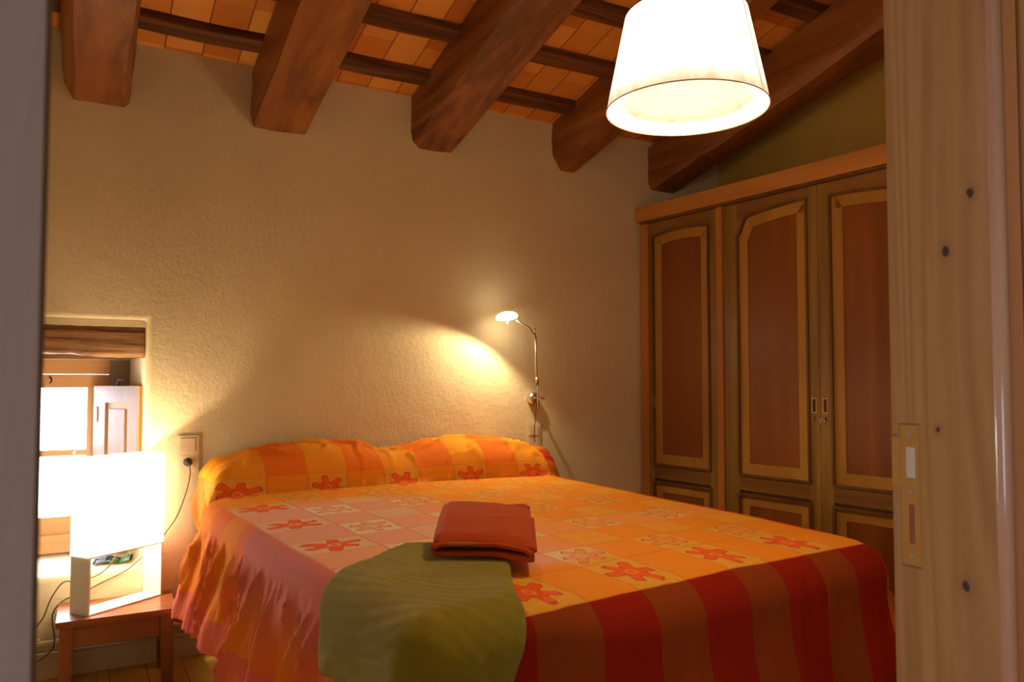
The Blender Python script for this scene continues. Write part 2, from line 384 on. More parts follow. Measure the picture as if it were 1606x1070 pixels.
# ================================================================ CEILING TIMBER
def beam(x0, x1, zb, label, mat, seed, cham=0.03, left_ch=0.05):
    rnd = random.Random(seed)
    y0, y1 = 0.03, -2.93; n = 34
    H = 0.262
    bm = bmesh.new(); rings = []
    cxm = (x0 + x1) / 2
    prof = [(x0, H), (x0 - 0.004, left_ch + 0.03), (x0 + 0.006, left_ch * 0.6), (x0 + cham, 0.0), (cxm, -0.003), (x1 - cham * 0.35, 0.0), (x1, cham * 0.35), (x1 + 0.012, H * 0.5), (x1 + 0.01, H)]
    # subdivide the profile
    pr = []
    for a, b in zip(prof, prof[1:]):
        m = 3
        for k in range(m): pr.append((a[0] + (b[0] - a[0]) * k / m, a[1] + (b[1] - a[1]) * k / m))
    pr.append(prof[-1])
    for i in range(n + 1):
        y = y0 + (y1 - y0) * i / n; zc = zb + (-SL) * y
        ring = []
        for (x, h) in pr:
            d = mnoise.noise(Vector((x * 3 + seed * 5, y * 1.3, h * 4))) * 0.016 + mnoise.noise(Vector((x * 11, y * 6 + seed, h * 12))) * 0.006
            fade = 0 if h >= H - 1e-6 else 1
            ring.append(bm.verts.new((x + d * fade * (1 if x > cxm else -1), y, zc + h + d * 0.7 * fade)))
        rings.append(ring)
    m = len(pr)
    for a, b in zip(rings, rings[1:]):
        for k in range(m): bm.faces.new((a[k], a[(k + 1) % m], b[(k + 1) % m], b[k]))
    bm.faces.new(rings[0][::-1]); bm.faces.new(rings[-1])
    o = fin(bm, 'ceiling_beam', mat, smooth=True)
    md = o.modifiers.new('edge', 'EDGE_SPLIT'); md.split_angle = math.radians(38)
    return tag(o, label, 'beam', 'dark beams under the sloping ceiling')
beam(-0.078, 0.172, 2.388, 'dark squared timber ceiling beam, leftmost of the five, above the small window', m_beam, 1, 0.045, 0.12)
beam(0.690, 0.938, 2.392, 'broad dark timber ceiling beam with a black knot, above the left half of the bed', m_beam, 2, 0.006, 0.03)
beam(1.484, 1.722, 2.416, 'dark ceiling beam with flaking crumbly bark edge, left of the hanging lamp', m_beam2, 3, 0.04, 0.05)
beam(2.345, 2.515, 2.418, 'dark ceiling beam ending on the wall just below left of the hanging lamp shade', m_beam, 4, 0.05, 0.12)
beam(3.040, 3.245, 2.378, 'dark ceiling beam ending above the wardrobe corner, rightmost of the beams', m_beam, 5, 0.03, 0.06)
def batten(y, w, label, xa=-1.38, xb=3.6):
    bm = bmesh.new(); n = 60; rings = []
    for i in range(n + 1):
        x = xa + (xb - xa) * i / n
        j = mnoise.noise(Vector((x * 2.1, y * 7, 0.3))) * 0.012
        ring = []
        for (dy, dz) in ((-w / 2, 0.0), (-w / 2, -0.036), (w / 2, -0.036), (w / 2, 0.0)):
            yy = y + dy + j; ring.append(bm.verts.new((x, yy, roofz(yy) + dz + mnoise.noise(Vector((x * 4, dy * 9, dz * 9 + y))) * 0.003 * (1 if dz else 0) )))
        rings.append(ring)
    for a, b in zip(rings, rings[1:]):
        for k in range(4): bm.faces.new((a[k], a[(k + 1) % 4], b[(k + 1) % 4], b[k]))
    bm.faces.new(rings[0][::-1]); bm.faces.new(rings[-1])
    return tag(fin(bm, 'ceiling_batten', m_batten), label, 'batten', 'thin battens carrying the terracotta tiles')
batten(-0.195, 0.085, 'thin dark wooden batten under the tiles, nearest the plaster back wall')
batten(-0.545, 0.085, 'thin dark wooden batten across the beams, second out from the back wall')
batten(-0.900, 0.085, 'thin dark wooden batten across the beams, third out from the back wall')
batten(-1.255, 0.085, 'thin dark wooden batten across the beams, fourth out from the back wall, by the shade')
batten(-1.61, 0.085, 'thin dark wooden batten across the beams, nearest the camera in the top right corner')

# ================================================================ WINDOW
win = empty('window_1', (0, 0.40, 0)); tag(win, kind='structure')
def wb(name, a, b, mat, parent=win, bev=0.003): return mkbox(name, (a[0], a[1] - 0.40, a[2]), (b[0], b[1] - 0.40, b[2]), mat, parent, bevel=bev)
# outer frame
wb('outer_frame', (0.135, 0.37, 0.44), (0.236, 0.43, 1.305), plain('frame_shade_tone', (0.32, 0.24, 0.19), 0.6))  # the upright's shadow is put into its darker colour
wb('outer_frame', (-0.60, 0.37, 1.238), (0.135, 0.43, 1.305), m_win)
wb('window_board', (-0.60, 0.35, 0.437), (0.135, 0.43, 0.515), m_win)
# sash
bm = bmesh.new()
for a, b in (((-0.50, 0.385, 1.176), (0.072, 0.425, 1.237)), ((-0.50, 0.385, 0.866), (0.046, 0.425, 0.893)), ((-0.50, 0.385, 0.515), (0.072, 0.425, 0.592))):
    box(bm, (a[0], a[1] - 0.4, a[2]), (b[0], b[1] - 0.4, b[2]))
fin(bm, 'sash_rail', m_win, win, bevel=0.003)
bm = bmesh.new()
for a, b in (((0.046, 0.383, 0.592), (0.072, 0.427, 1.176)), ((-0.26, 0.383, 0.592), (-0.215, 0.427, 1.176)), ((-0.56, 0.383, 0.515), (-0.50, 0.427, 1.237))):
    box(bm, (a[0], a[1] - 0.4, a[2]), (b[0], b[1] - 0.4, b[2]))
fin(bm, 'sash_stile', m_winz, win, bevel=0.003)
wb('casement_filler', (0.072, 0.385, 0.515), (0.1345, 0.425, 1.237), m_winz)
gm = bpy.data.materials.new('window_glass'); gm.use_nodes = True; nt = gm.node_tree; nt.nodes.clear()
out = nt.nodes.new('ShaderNodeOutputMaterial'); mx = nt.nodes.new('ShaderNodeMixShader'); tr = nt.nodes.new('ShaderNodeBsdfTransparent'); gl = nt.nodes.new('ShaderNodeBsdfGlossy'); gl.inputs['Roughness'].default_value = 0.02
mx.inputs[0].default_value = 0.06; nt.links.new(tr.outputs[0], mx.inputs[1]); nt.links.new(gl.outputs[0], mx.inputs[2]); nt.links.new(mx.outputs[0], out.inputs[0])
wb('pane', (-0.50, 0.402, 0.592), (0.046, 0.406, 1.176), gm, bev=0)
# little iron hook above the sash
mktube('hook', [(-0.105, -0.02, 1.225), (-0.100, -0.03, 1.222), (-0.097, -0.034, 1.212), (-0.099, -0.034, 1.200), (-0.106, -0.034, 1.197)], 0.0035, m_black, win)
bm = bmesh.new(); lathe(bm, [(0, 0), (0.009, 0), (0.008, 0.008), (0, 0.012)], 14); fin(bm, 'knob', m_steel, win, smooth=True, loc=(0.0, -0.016, 0.879), rot=(math.pi / 2, 0, 0))
# open shutter
sh = empty('shutter', (0.082, -0.040, 0.0)); sh.parent = win
v = Vector((0.250 - 0.082, 0.085 - 0.36)); SHW = v.length; sh.rotation_euler = (0, 0, math.atan2(v.y, v.x))
bm = bmesh.new(); z0, z1 = 0.50, 1.184; t = 0.012
box(bm, (0, -t, z0), (0.085, t, z1)); box(bm, (SHW - 0.075, -t, z0), (SHW, t, z1)); box(bm, (0.085, -t, z1 - 0.075), (SHW - 0.075, t, z1)); box(bm, (0.085, -t, z0), (SHW - 0.075, t, z0 + 0.08))
sf = fin(bm, 'shutter_frame', m_shut, sh, bevel=0.002)
bm = bmesh.new(); box(bm, (0.085, -0.004, z0 + 0.08), (SHW - 0.075, 0.004, z1 - 0.075)); fin(bm, 'shutter_panel', m_wardl, sh)
bm = bmesh.new(); box(bm, (0.112, -0.011, z0 + 0.11), (SHW - 0.098, 0.008, z1 - 0.105)); fin(bm, 'raised_field', m_shut, sh, bevel=0.005)
mkbox('edge_strip', (SHW + 0.0005, -t - 0.006, z0), (SHW + 0.016, t, z1), m_wardl, sh)
mkbox('hinge', (0.010, -t - 0.004, 1.02), (0.030, -t, 1.09), m_steel, sh)
mktube('latch_hook', [(SHW - 0.16, -0.002, z1), (SHW - 0.16, -0.004, z1 + 0.022), (SHW - 0.145, -0.006, z1 + 0.030), (SHW - 0.10, -0.006, z1 + 0.030)], 0.0045, m_black, sh)

# old timber lintel over the niche
bm = bmesh.new(); n = 40; rings = []
for i in range(n + 1):
    x = NX0 + 0.01 + (0.257 - NX0 - 0.01) * i / n
    pts = [(0.030, 1.312), (0.018, 1.335), (0.016, 1.375), (0.016, 1.415), (0.020, 1.438), (0.28, 1.438), (0.28, 1.312)]
    ring = []
    for (y, z) in pts:
        d = mnoise.noise(Vector((x * 5, y * 10, z * 20))) * 0.016 + mnoise.noise(Vector((x * 22, y * 10, z * 50))) * 0.008
        low = 0.0
        if z < 1.33 and x < 0.10: low = 0.014 * min(1, (0.10 - x) / 0.12)
        ring.append(bm.verts.new((x, y + d, z + d * 0.5 + low)))
    rings.append(ring)
for a, b in zip(rings, rings[1:]):
    for k in range(7): bm.faces.new((a[k], a[(k + 1) % 7], b[(k + 1) % 7], b[k]))
bm.faces.new(rings[0][::-1]); bm.faces.new(rings[-1])
tag(fin(bm, 'wooden_lintel', m_lint, smooth=True), 'rough old brown timber lintel set into the plaster above the small window', 'lintel')
bm = bmesh.new(); prism(bm, [(0.012, 1.4395), (0.281, 1.4395), (0.281, 1.3615), (0.3665, 1.3615), (0.3665, 1.3065), (0.555, 1.3065), (0.555, 1.50), (0.05, 1.50), (0.012, 1.468)], NX0 - 0.02, 0.258, 'X')
tag(fin(bm, 'wall_back_header', m_wall), kind='structure')
o = mkbox('inner_lintel', (NX0 + 0.01, 0.285, 1.238 + 0.068), (0.19, 0.365, 1.36), m_lint, bevel=0.004)
tag(o, 'narrow reddish inner lintel board behind the rough timber lintel', 'lintel')

# leaflet on the sill
bm = bmesh.new(); N = 14
pts = []
for i in range(N + 1):
    u = i / N; pts.append([bm.verts.new((u * 0.15, w, 0.003 + 0.010 * math.sin(u * math.pi * 1.5) ** 2)) for w in (0, 0.10)])
for a, b in zip(pts, pts[1:]): bm.faces.new((a[0], b[0], b[1], a[1]))
r = bmesh.ops.solidify(bm, geom=bm.faces[:], thickness=0.0015)
ml = M('leaflet_print', 0.35, 0.4); x, y, z = ml.xyz(ml.tc()); n = ml.noise(ml.tc(), 26, 2)
c = ml.mix(x.gt(0.07), (0.10, 0.25, 0.50), (0.22, 0.48, 0.12)); c = ml.mix(n.ss(0.5, 0.58), c, (0.75, 0.75, 0.65)); ml.base(c)
o = fin(bm, 'leaflet', ml.m, smooth=True, loc=(0.075, 0.10, NZ0 + 0.012), rot=(0.05, 0, -0.15))
tag(o, 'small blue and green printed leaflet lying on the window sill behind the table lamp', 'leaflet')

# ================================================================ HEATING PIPES ALONG THE BACK WALL
for z, r_, lab in ((0.150, 0.013, 'cream painted heating pipe along the foot of the wall, the upper one'), (0.107, 0.0085, 'thin cream painted heating pipe along the foot of the wall, the lower one')):
    o = empty('heating_pipe', (-1.38, -0.028, z)); tag(o, lab, 'pipe', 'heating pipes at the foot of the back wall')
    mktube('pipe_run', [(0, 0, 0), (4.3, 0, 0)], r_, m_pipe, o, 12)
    for x in (1.26, 1.81, 2.9):
        mkbox('clip', (x, -0.004, -r_ - 0.003), (x + 0.014, 0.027, r_ + 0.003), m_pipe, o, bevel=0.002)

# ================================================================ WALL PLATES
def plate(loc, w, h, label, inset, sock):
    o = empty('wall_plate', loc); tag(o, label, 'socket')
    mkbox('back_frame', (-w / 2, -0.010, -h / 2), (w / 2, -0.0005, h / 2), m_plate, o, bevel=0.003)
    s = w * 0.70
    k = mkbox('switch_rocker', (-s / 2 - 0.003, -0.015, h * 0.235 - s / 2), (s / 2 - 0.003, -0.010, h * 0.235 + s / 2), m_plate, o, bevel=0.002)
    mkbox('socket_insert', (-s / 2 - 0.003, -0.013, -h * 0.235 - s / 2), (s / 2 - 0.003, -0.010, -h * 0.235 + s / 2), m_plate, o, bevel=0.002)
    return o
plate((0.436, -0.0005, 0.886), 0.086, 0.160, 'cream double wall plate with switch above socket, left of the bed', 0, True)
plate((2.214, -0.0005, 0.902), 0.080, 0.104 + 0.05, 'cream wall plate half hidden behind the bedspread, below the reading lamp', 0, False)

# ================================================================ WARDROBE
wr = empty('wardrobe', (2.96, -0.03, 0), 0)
wr.rotation_euler = (0, 0, math.atan2(wdir.y, wdir.x) + math.pi / 2)     # local -y runs along the wardrobe away from the wall, local +x goes into it
tag(wr, 'tall built-in wooden wardrobe with arched red-brown door panels against the right wall', 'wardrobe')
WL = 1.86; WT = 2.17
bm = bmesh.new()
box(bm, (0.03, -WL, 0.02), (0.55, -0.012, WT + 0.01))
fin(bm, 'carcass', m_ward, wr)
mkbox('cornice', (-0.022, -WL - 0.02, 2.165), (0.56, 0.028, 2.252), m_wardc, wr, bevel=0.006)
mkbox('cornice_fillet', (-0.012, -WL - 0.01, 2.150), (0.05, 0.0, 2.166), m_dark, wr)
mkbox('post', (0.0, -0.055, 0.0), (0.04, 0.008, 2.15), m_wardf, wr, bevel=0.003)
mkbox('post', (-0.004, -0.613, 0.0), (0.04, -0.573, 2.15), m_wardf, wr, bevel=0.003)
mkbox('post', (0.0, -1.86, 0.0), (0.04, -1.79, 2.15), m_wardf, wr, bevel=0.003)
mkbox('plinth', (0.004, -1.79, 0.0), (0.04, -0.055, 0.09), m_ward, wr)
def arc_poly(y0, y1, zb_, tops):
    """closed outline in (y,z); tops = list of (y,z) from y0 to y1"""
    return [(y0, zb_)] + list(tops) + [(y1, zb_)]
def ring_strip(bm, outer, inner, x0, x1):
    """flat frame between two outlines of equal vertex count, thickness x0..x1"""
    n = len(outer)
    def V(p, x): return bm.verts.new((x, -p[0], p[1]))
    a = [V(p, x0) for p in outer]; b = [V(p, x0) for p in inner]; c = [V(p, x1) for p in outer]; d = [V(p, x1) for p in inner]
    for i in range(n):
        j = (i + 1) % n
        bm.faces.new((a[i], a[j], b[j], b[i])); bm.faces.new((c[i], d[i], d[j], c[j]))
        bm.faces.new((a[i], c[i], c[j], a[j])); bm.faces.new((b[i], b[j], d[j], d[i]))
def inset(poly, d):
    n = len(poly); out = []
    for i in range(n):
        p0, p1, p2 = Vector(poly[i - 1]), Vector(poly[i]), Vector(poly[(i + 1) % n])
        a = (p1 - p0).normalized(); b = (p2 - p1).normalized()
        na = Vector((a.y, -a.x)); nb = Vector((b.y, -b.x)); nn = (na + nb)
        if nn.length < 1e-6: nn = na
        nn.normalize(); k = d / max(0.35, nn.dot(na)); out.append(tuple(p1 + nn * k))
    return out
def door_leaf(y0, y1, o0, o1, tops, lo_top, handle_side, keyed=False, wide_pair=None):
    """y measured along the wardrobe; o0,o1 = outer edges of the honey border; tops = outline top points of that border"""
    d = empty('door', (0, 0, 0)); d.parent = wr
    ZB, ZT = 0.10, 2.148
    up = arc_poly(o0, o1, 0.735, tops)
    # frame slab with opening = up (outline) and a lower opening
    n = len(up)
    bm = bmesh.new()
    # the slab is built around the two openings from strips
    def fl(pts, x=0.006, th=0.026):
        a = [bm.verts.new((x, -p[0], p[1])) for p in pts]; b = [bm.verts.new((x + th, -p[0], p[1])) for p in pts]
        bm.faces.new(a); bm.faces.new(b[::-1])
        for i in range(len(pts)): bm.faces.new((a[i], a[(i + 1) % len(pts)], b[(i + 1) % len(pts)], b[i]))
    m0, m1 = o0 - 0.016, o1 + 0.016
    fl([(y0, ZB), (m0, ZB), (m0, ZT), (y0, ZT)]); fl([(m1, ZB), (y1, ZB), (y1, ZT), (m1, ZT)])
    fin(bm, 'stile', m_ward, d)
    bm = bmesh.new()
    tp = inset(up, -0.016)[1:-1]
    pts = [(m0, ZT)] + [(max(m0, min(m1, p[0])), p[1]) for p in tp] + [(m1, ZT)]
    for a, b in zip(pts[1:-1], pts[2:-1]):
        if b[0] - a[0] > 1e-4: fl([(a[0], a[1]), (b[0], b[1]), (b[0], ZT), (a[0], ZT)])
    fin(bm, 'top_rail', m_wardh, d)
    bm = bmesh.new(); fl([(m0, 0.640), (m1, 0.640), (m1, 0.722), (m0, 0.722)]); fin(bm, 'middle_rail', m_wardh, d)
    bm = bmesh.new(); fl([(m0, ZB), (m1, ZB), (m1, 0.20), (m0, 0.20)]); fin(bm, 'bottom_rail', m_wardh, d)
    bm = bmesh.new(); ring_strip(bm, inset(up, -0.019), inset(up, -0.008), -0.004, 0.012)
    lo = [(o0, 0.225), (o0, 0.605), (o1, 0.605), (o1, 0.225)]
    ring_strip(bm, inset(lo, -0.022), inset(lo, -0.008), -0.004, 0.012)
    fin(bm, 'moulding', m_dark, d)
    bm = bmesh.new(); ring_strip(bm, inset(up, -0.010), inset(up, 0.046), 0.012, 0.02)
    ring_strip(bm, inset(lo, -0.010), inset(lo, 0.042), 0.012, 0.02)
    fin(bm, 'honey_border', m_wardl, d)['label'] = 'honey coloured border'
    bm = bmesh.new()
    for pl in (inset(up, 0.040), inset(lo, 0.038)):
        a = [bm.verts.new((0.0155, -p[0], p[1])) for p in pl]; bm.faces.new(a)
        b = [bm.verts.new((0.021, -p[0], p[1])) for p in pl]; bm.faces.new(b[::-1])
        for i in range(len(pl)): bm.faces.new((a[i], a[(i + 1) % len(pl)], b[(i + 1) % len(pl)], b[i]))
    fin(bm, 'panel', m_wardp, d)['label'] = 'dark red-brown inner panel'
    # flush pull and keyhole
    hy = y0 + 0.028 if handle_side < 0 else y1 - 0.028
    bm = bmesh.new(); frame = [(hy - 0.013, 1.055), (hy - 0.013, 1.125), (hy + 0.013, 1.125), (hy + 0.013, 1.055)]
    ring_strip(bm, frame, inset(frame, 0.0035), 0.002, 0.010)
    h = fin(bm, 'flush_pull', m_brass, d)
    mkbox('pull_recess', (0.0035, -hy - 0.0095, 1.0585), (0.0058, -hy + 0.0095, 1.1215), plain('pull_recess_shade', (0.06, 0.022, 0.008), 0.5), h)  # flat insert, its dark colour stands for the shade inside the pull
    mkbox('keyhole', (0.0040, -hy - 0.0025, 1.018), (0.0058, -hy + 0.0025, 1.038), m_black, d)
    if keyed:
        bm = bmesh.new(); tube(bm, [(0.006, -hy, 1.030), (-0.022, -hy, 1.030)], 0.0028, 8)
        ring = [(-0.022 , -hy + 0.011 * math.sin(a), 1.018 + 0.012 * math.cos(a)) for a in [i * math.pi / 8 for i in range(17)]]
        tube(bm, ring, 0.0024, 8); fin(bm, 'key', m_chrome, d, smooth=True)
    return d
def cv(y0, y1, f, n=16): return [(y0 + (y1 - y0) * i / n, f(i / n)) for i in range(n + 1)]
sm = lambda t: t * t * (3 - 2 * t)
# first door: top edge eases up and levels out; second: ogee shoulder then rising; third mirrors it
t1 = cv(0.105, 0.500, lambda t: 2.053 + 0.018 * math.sin(math.pi * t))
def f2(t):
    if t < 0.15: return 1.965 + 0.090 * sm(t / 0.15)
    return 2.055 + 0.024 * math.sin((t - 0.15) / 0.85 * math.pi / 2)
t2 = cv(0.722, 1.110, f2, 34)
t3 = cv(1.262, 1.650, lambda t: f2(1 - t) - 0.012, 34)
door_leaf(0.060, 0.570, 0.105, 0.500, t1, 0.6, -1)
door_leaf(0.617, 1.180, 0.722, 1.110, t2, 0.6, +1)
door_leaf(1.183, 1.785, 1.262, 1.650, t3, 0.6, -1, keyed=True)

# ================================================================ BED
BO = Vector((0.665, -2.207, 0)); BA = math.radians(6.0)
bed = empty('bed', BO, BA); tag(bed, 'wide wooden double bed on short square legs under the checked bedspread', 'bed')
U0, U1, V0, V1 = 0.015, 1.63, 0.04, 2.02
mkbox('bed_frame', (U0 + 0.075, V0 + 0.04, 0.27), (U1 - 0.02, V1 - 0.02, 0.36), m_bedw, bed, bevel=0.006)
mkbox('mattress', (U0 + 0.075, V0 + 0.04, 0.362), (U1 - 0.05, V1, 0.62), m_mattress, bed, bevel=0.04, seg=4)
for (u, v) in ((0.05, 0.09), (U1 - 0.10, 0.09), (0.095, 1.955), (U1 - 0.10, 1.80)):
    mkbox('leg', (u, v, 0.0), (u + 0.055, v + 0.055, 0.27), m_bedw, bed, bevel=0.004)
bt = Matrix.Translation(BO) @ Matrix.Rotation(BA, 4, 'Z'); bti = bt.inverted()

# smooth piecewise height of the covered pillows along the bed head
PU = [-0.20, -0.08, 0.0, 0.12, 0.38, 0.53, 0.68, 0.85, 0.95, 1.13, 1.36, 1.52, 1.70, 1.80, 2.0]
PZ = [0.70, 0.745, 0.805, 0.872, 0.928, 0.935, 0.912, 0.879, 0.889, 0.922, 0.922, 0.895, 0.845, 0.79, 0.72]
def interp(x, X_, Y_):
    if x <= X_[0]: return Y_[0]
    for a in range(len(X_) - 1):
        if x <= X_[a + 1]:
            t = (x - X_[a]) / (X_[a + 1] - X_[a]); t = t * t * (3 - 2 * t) * 0.5 + t * 0.5
            return Y_[a] + (Y_[a + 1] - Y_[a]) * t
    return Y_[-1]
def sst(a, b, x):
    t = max(0.0, min(1.0, (x - a) / (b - a))); return t * t * (3 - 2 * t)
def topz(u, v):
    """height of the bedding above the floor"""
    h = 0.676 + 0.029 * max(0, min(v, 1.9)) + 0.010 * math.sin(max(0, min(1, u / 1.65)) * math.pi)
    h += 0.004 * mnoise.noise(Vector((u * 2.3, v * 2.3, 0.1))) + 0.0022 * mnoise.noise(Vector((u * 9, v * 5, 2.1)))
    yw = 2.205 - 0.105 * u                       # where the wall is
    c = yw - 0.175; hw = 0.165
    q = (v - c) / hw
    if q > -1.0:
        if q < 0: k = (1 - q * q) ** 0.5 if q > -1 else 0
        else: k = 1 - 0.10 * q * q
        ph = interp(u, PU, PZ) - h
        w = mnoise.noise(Vector((u * 7 + v * 5, v * 11 - u * 4, 4.0))) * 0.012 + mnoise.noise(Vector((u * 17 - v * 6, v * 20, 7.0))) * 0.005
        rg = abs(mnoise.noise(Vector((u * 5 + v * 9, v * 7 - u * 3, 11.0)))); w += (0.12 - min(0.12, rg)) * 0.16 - 0.007
        h += max(0, ph) * k + w * k
    return h
def drape(s, t, off=0.0, folds=1.0):
    """cloth coordinates (metres on the fabric, 0,0 at the foot-left mattress edge) -> bed-local point"""
    pw = sst(1.75, 1.95, t)
    fc = 1 - sst(-0.05, 0.30, t)
    u0 = U0 + 0.125 * pw; u1 = U1 + 0.08 * pw - 0.055 * fc * fc
    v0 = V0
    qu = max(u0, min(u1, s)); qv = max(v0, t)
    du, dv = s - qu, t - qv; d = math.hypot(du, dv)
    r = 0.062 + 0.04 * pw + 0.05 * sst(0.03, -0.02, t) * sst(0.2, 0.5, s)
    zt_ = topz(qu, qv)
    if d < 1e-9:
        p = Vector((qu, qv, zt_ + off)); return p
    nx, ny = du / d, dv / d
    a = min(d / r, math.pi / 2)
    out_ = r * math.sin(a); down = r * (1 - math.cos(a)); rest = max(0.0, d - r * math.pi / 2)
    down += rest
    # fold amplitude grows down the hanging cloth
    g = sst(0.02, 0.34, rest) * folds
    per = (t if abs(nx) > abs(ny) else s)
    if abs(nx) > abs(ny):        # long sides: irregular gathers
        f = mnoise.noise(Vector((per * 6.5 + rest * 1.2, rest * 1.1, 3.3))) * 0.062 + mnoise.noise(Vector((per * 15 - rest * 2.2, rest * 2.2, 8.8))) * 0.026 + math.sin(per * 21 + 1.6 * math.sin(per * 4)) * 0.012
        fs = mnoise.noise(Vector((per * 20 + rest * 7, rest * 4, 1.3))) * 0.006 * sst(0.0, 0.05, rest)
        rg = abs(mnoise.noise(Vector((per * 7 - rest * 1.2, rest * 0.6, 21.0)))); fs += (0.12 - min(0.12, rg)) * 0.26 * sst(0.0, 0.12, rest)
        rg = abs(mnoise.noise(Vector((per * 12 + rest * 2.0, rest * 1.2, 31.0)))); fs += (0.08 - min(0.08, rg)) * 0.13 * sst(0.0, 0.08, rest)
    else:
        f = mnoise.noise(Vector((per * 4.5 + rest * 0.6, rest * 0.8, 13.3))) * 0.035 + math.sin(per * 18.2) * 0.006
        fs = mnoise.noise(Vector((per * 18 + rest * 3, rest * 5, 1.3))) * 0.004
    cor = 4 * abs(nx * ny)
    out_ += g * (f + 0.020) + fs * folds + 0.03 * sst(0, 0.4, rest) + cor * g * 0.03
    out_ -= 0.055 * pw * sst(0.02, 0.3, rest)
    if abs(nx) > abs(ny) and nx < 0: out_ += 0.022 * sst(0, 0.45, rest)
    nvec = Vector((nx, ny, 0))
    p = Vector((qu, qv, zt_ - down)) + nvec * out_
    # offset along the surface normal (approx.)
    p += (nvec * math.sin(a) + Vector((0, 0, 1)) * math.cos(a)) * off
    return p

def spread_mat():
    m = M('checked_flower_cotton', 0.85, 0.12)
    t = m.nt.nodes.new('ShaderNodeTexCoord'); sx, ty, _ = m.xyz(t.outputs['UV'])
    P = 0.172
    a = (sx - 0.235) / P; b = (ty - 0.235) / P
    # the outermost band is a little wider: squeeze it into one cell
    ins = lambda q, raw: q
    ca, cb_ = a.floor(), b.floor(); fa, fb = a.fract() - 0.5, b.fract() - 0.5
    def band0(raw, cell, frac, idx=1.0):      # the outermost band is one wider cell
        inb = raw.gt(0.0) * raw.lt(0.235)
        return cell * inb.inv() - inb * idx, frac * inb.inv() + (raw - 0.1175) * 4.2553 * inb
    ca, fa = band0(sx, ca, fa); cb_, fb = band0(ty, cb_, fb, 2.0)
    inS = sx.gt(0.0); inT = ty.gt(0.0)
    headT = ty.gt(1.955); inR = sx.lt(1.62)
    inside = inS * inT * inR * headT.inv()
    rowA, rowB = ca.mod2(), cb_.mod2()          # 1 on odd cells
    chk = (ca + cb_).mod2()
    # colours
    n = m.noise(t.outputs['UV'], 3.0, 2)
    warm = ((sx * 1.0 + (n - 0.5) * 0.2).ss(0.50, 0.86))  # paler, pinker left side: own print plus cool daylight put into the colour
    headw = (ty + (n - 0.5) * 0.1).ss(1.45, 1.66)
    footw = (ty + (n - 0.5) * 0.1).ss(0.34, 0.24)
    warm = (warm.inv() * headw.inv() * footw.inv()).inv()
    rowpink = ((ty - 0.66).abs()).lt(0.088)
    solid = m.mix(warm, (0.80, 0.40, 0.29), (0.86, 0.31, 0.022))
    cream = m.mix(warm, (0.82, 0.68, 0.47), (0.80, 0.42, 0.05))
    solid = m.mix(rowpink * 0.45, solid, (0.84, 0.40, 0.16)); cream = m.mix(rowpink * 0.4, cream, (0.80, 0.55, 0.26))
    top = m.mix(chk, cream, solid)
    top = m.mix((rowA * rowB) * 0.5, top, m.mix(warm, (0.78, 0.36, 0.22), (0.88, 0.36, 0.03)))
    # scribbles in the cream cells
    ns = m.noise(t.outputs['UV'], 46, 1, 0.5, 1.2)
    scr = ((ns - 0.5).abs().lt(0.013)) * chk.inv()
    top = m.mix(scr * 0.6, top, (0.56, 0.24, 0.10))
    # flowers
    r = (fa * fa + fb * fb).sqrt(); th = fa.atan2(fb)
    wob = (m.noise(t.outputs['UV'], 9, 1) - 0.5) * 0.16
    R = ((th * 6.0 + ca * 1.3).cos().ss(-1.0, 0.75) * 0.20) + ((th * 3.0 + cb_).cos() * 0.03) + 0.20 + wob
    fl = r.lt(R); ring = ((r - 0.075).abs()).lt(0.018); outl = ((r - R).abs()).lt(0.022)
    band = ((sx.lt(0.235)) * inS + (ty.lt(0.235)) * inT + ty.gt(1.783)); band = band.gt(0.5)
    fcell = chk.inv() * ((band + (rowA.inv() * rowB.inv())).gt(0.5))
    # on the foot band, flowers sit in every second column; on the side band in every second row
    fred = m.mix(band, (0.80, 0.25, 0.10), (0.86, 0.14, 0.03))
    top = m.mix(fl * fcell * (ring.inv()) * (band * 0.4 + 0.6), top, fred)
    top = m.mix(outl * fcell * 0.7, top, (0.50, 0.06, 0.02))
    # woven lines between cells
    lines = (fa.abs().gt(0.478) + fb.abs().gt(0.478)).gt(0.5)
    top = m.mix(lines * 0.4, top, (0.66, 0.12, 0.05))
    # border areas
    foot = m.mix(rowA.inv(), (0.29, 0.015, 0.004), (0.27, 0.052, 0.009))
    foot = m.mix(fa.abs().gt(0.485) * 0.7, foot, (0.30, 0.01, 0.004))
    side = m.mix(rowB, (0.90, 0.27, 0.035), (0.86, 0.20, 0.05))
    side = m.mix(((ty - 0.78).abs().ss(0.46, 0.36)) * 0.8 * sx.ss(-0.30, -0.12), side, (0.66, 0.20, 0.20))  # magenta upper middle: blue window light put into the cloth colour
    side = m.mix((sx.lt(-0.34)) * 0.6, side, (0.80, 0.16, 0.20))
    head = m.mix(rowA, (0.84, 0.20, 0.020), (0.86, 0.33, 0.025))
    headr = m.mix(rowA, (0.62, 0.05, 0.01), (0.84, 0.30, 0.02))
    c = m.mix(inT, foot, top)
    c = m.mix(headT, c, head)
    c = m.mix(inR, m.mix(rowB, (0.55, 0.03, 0.01), (0.55, 0.16, 0.02)), c)
    sd = m.mix(inT, (0.66, 0.05, 0.03), side)
    c = m.mix(inS, sd, c)
    m.base(c)
    nb = m.noise(m.tc('UV', (1, 1, 1)), 60, 3, 0.6, 0.8); nw = m.noise(m.tc('UV', (1, 0.35, 1)), 22, 3, 0.6, 1.2)
    m.bump(nb * 0.25 + nw * 0.8, 0.35, 0.006)
    return m.m
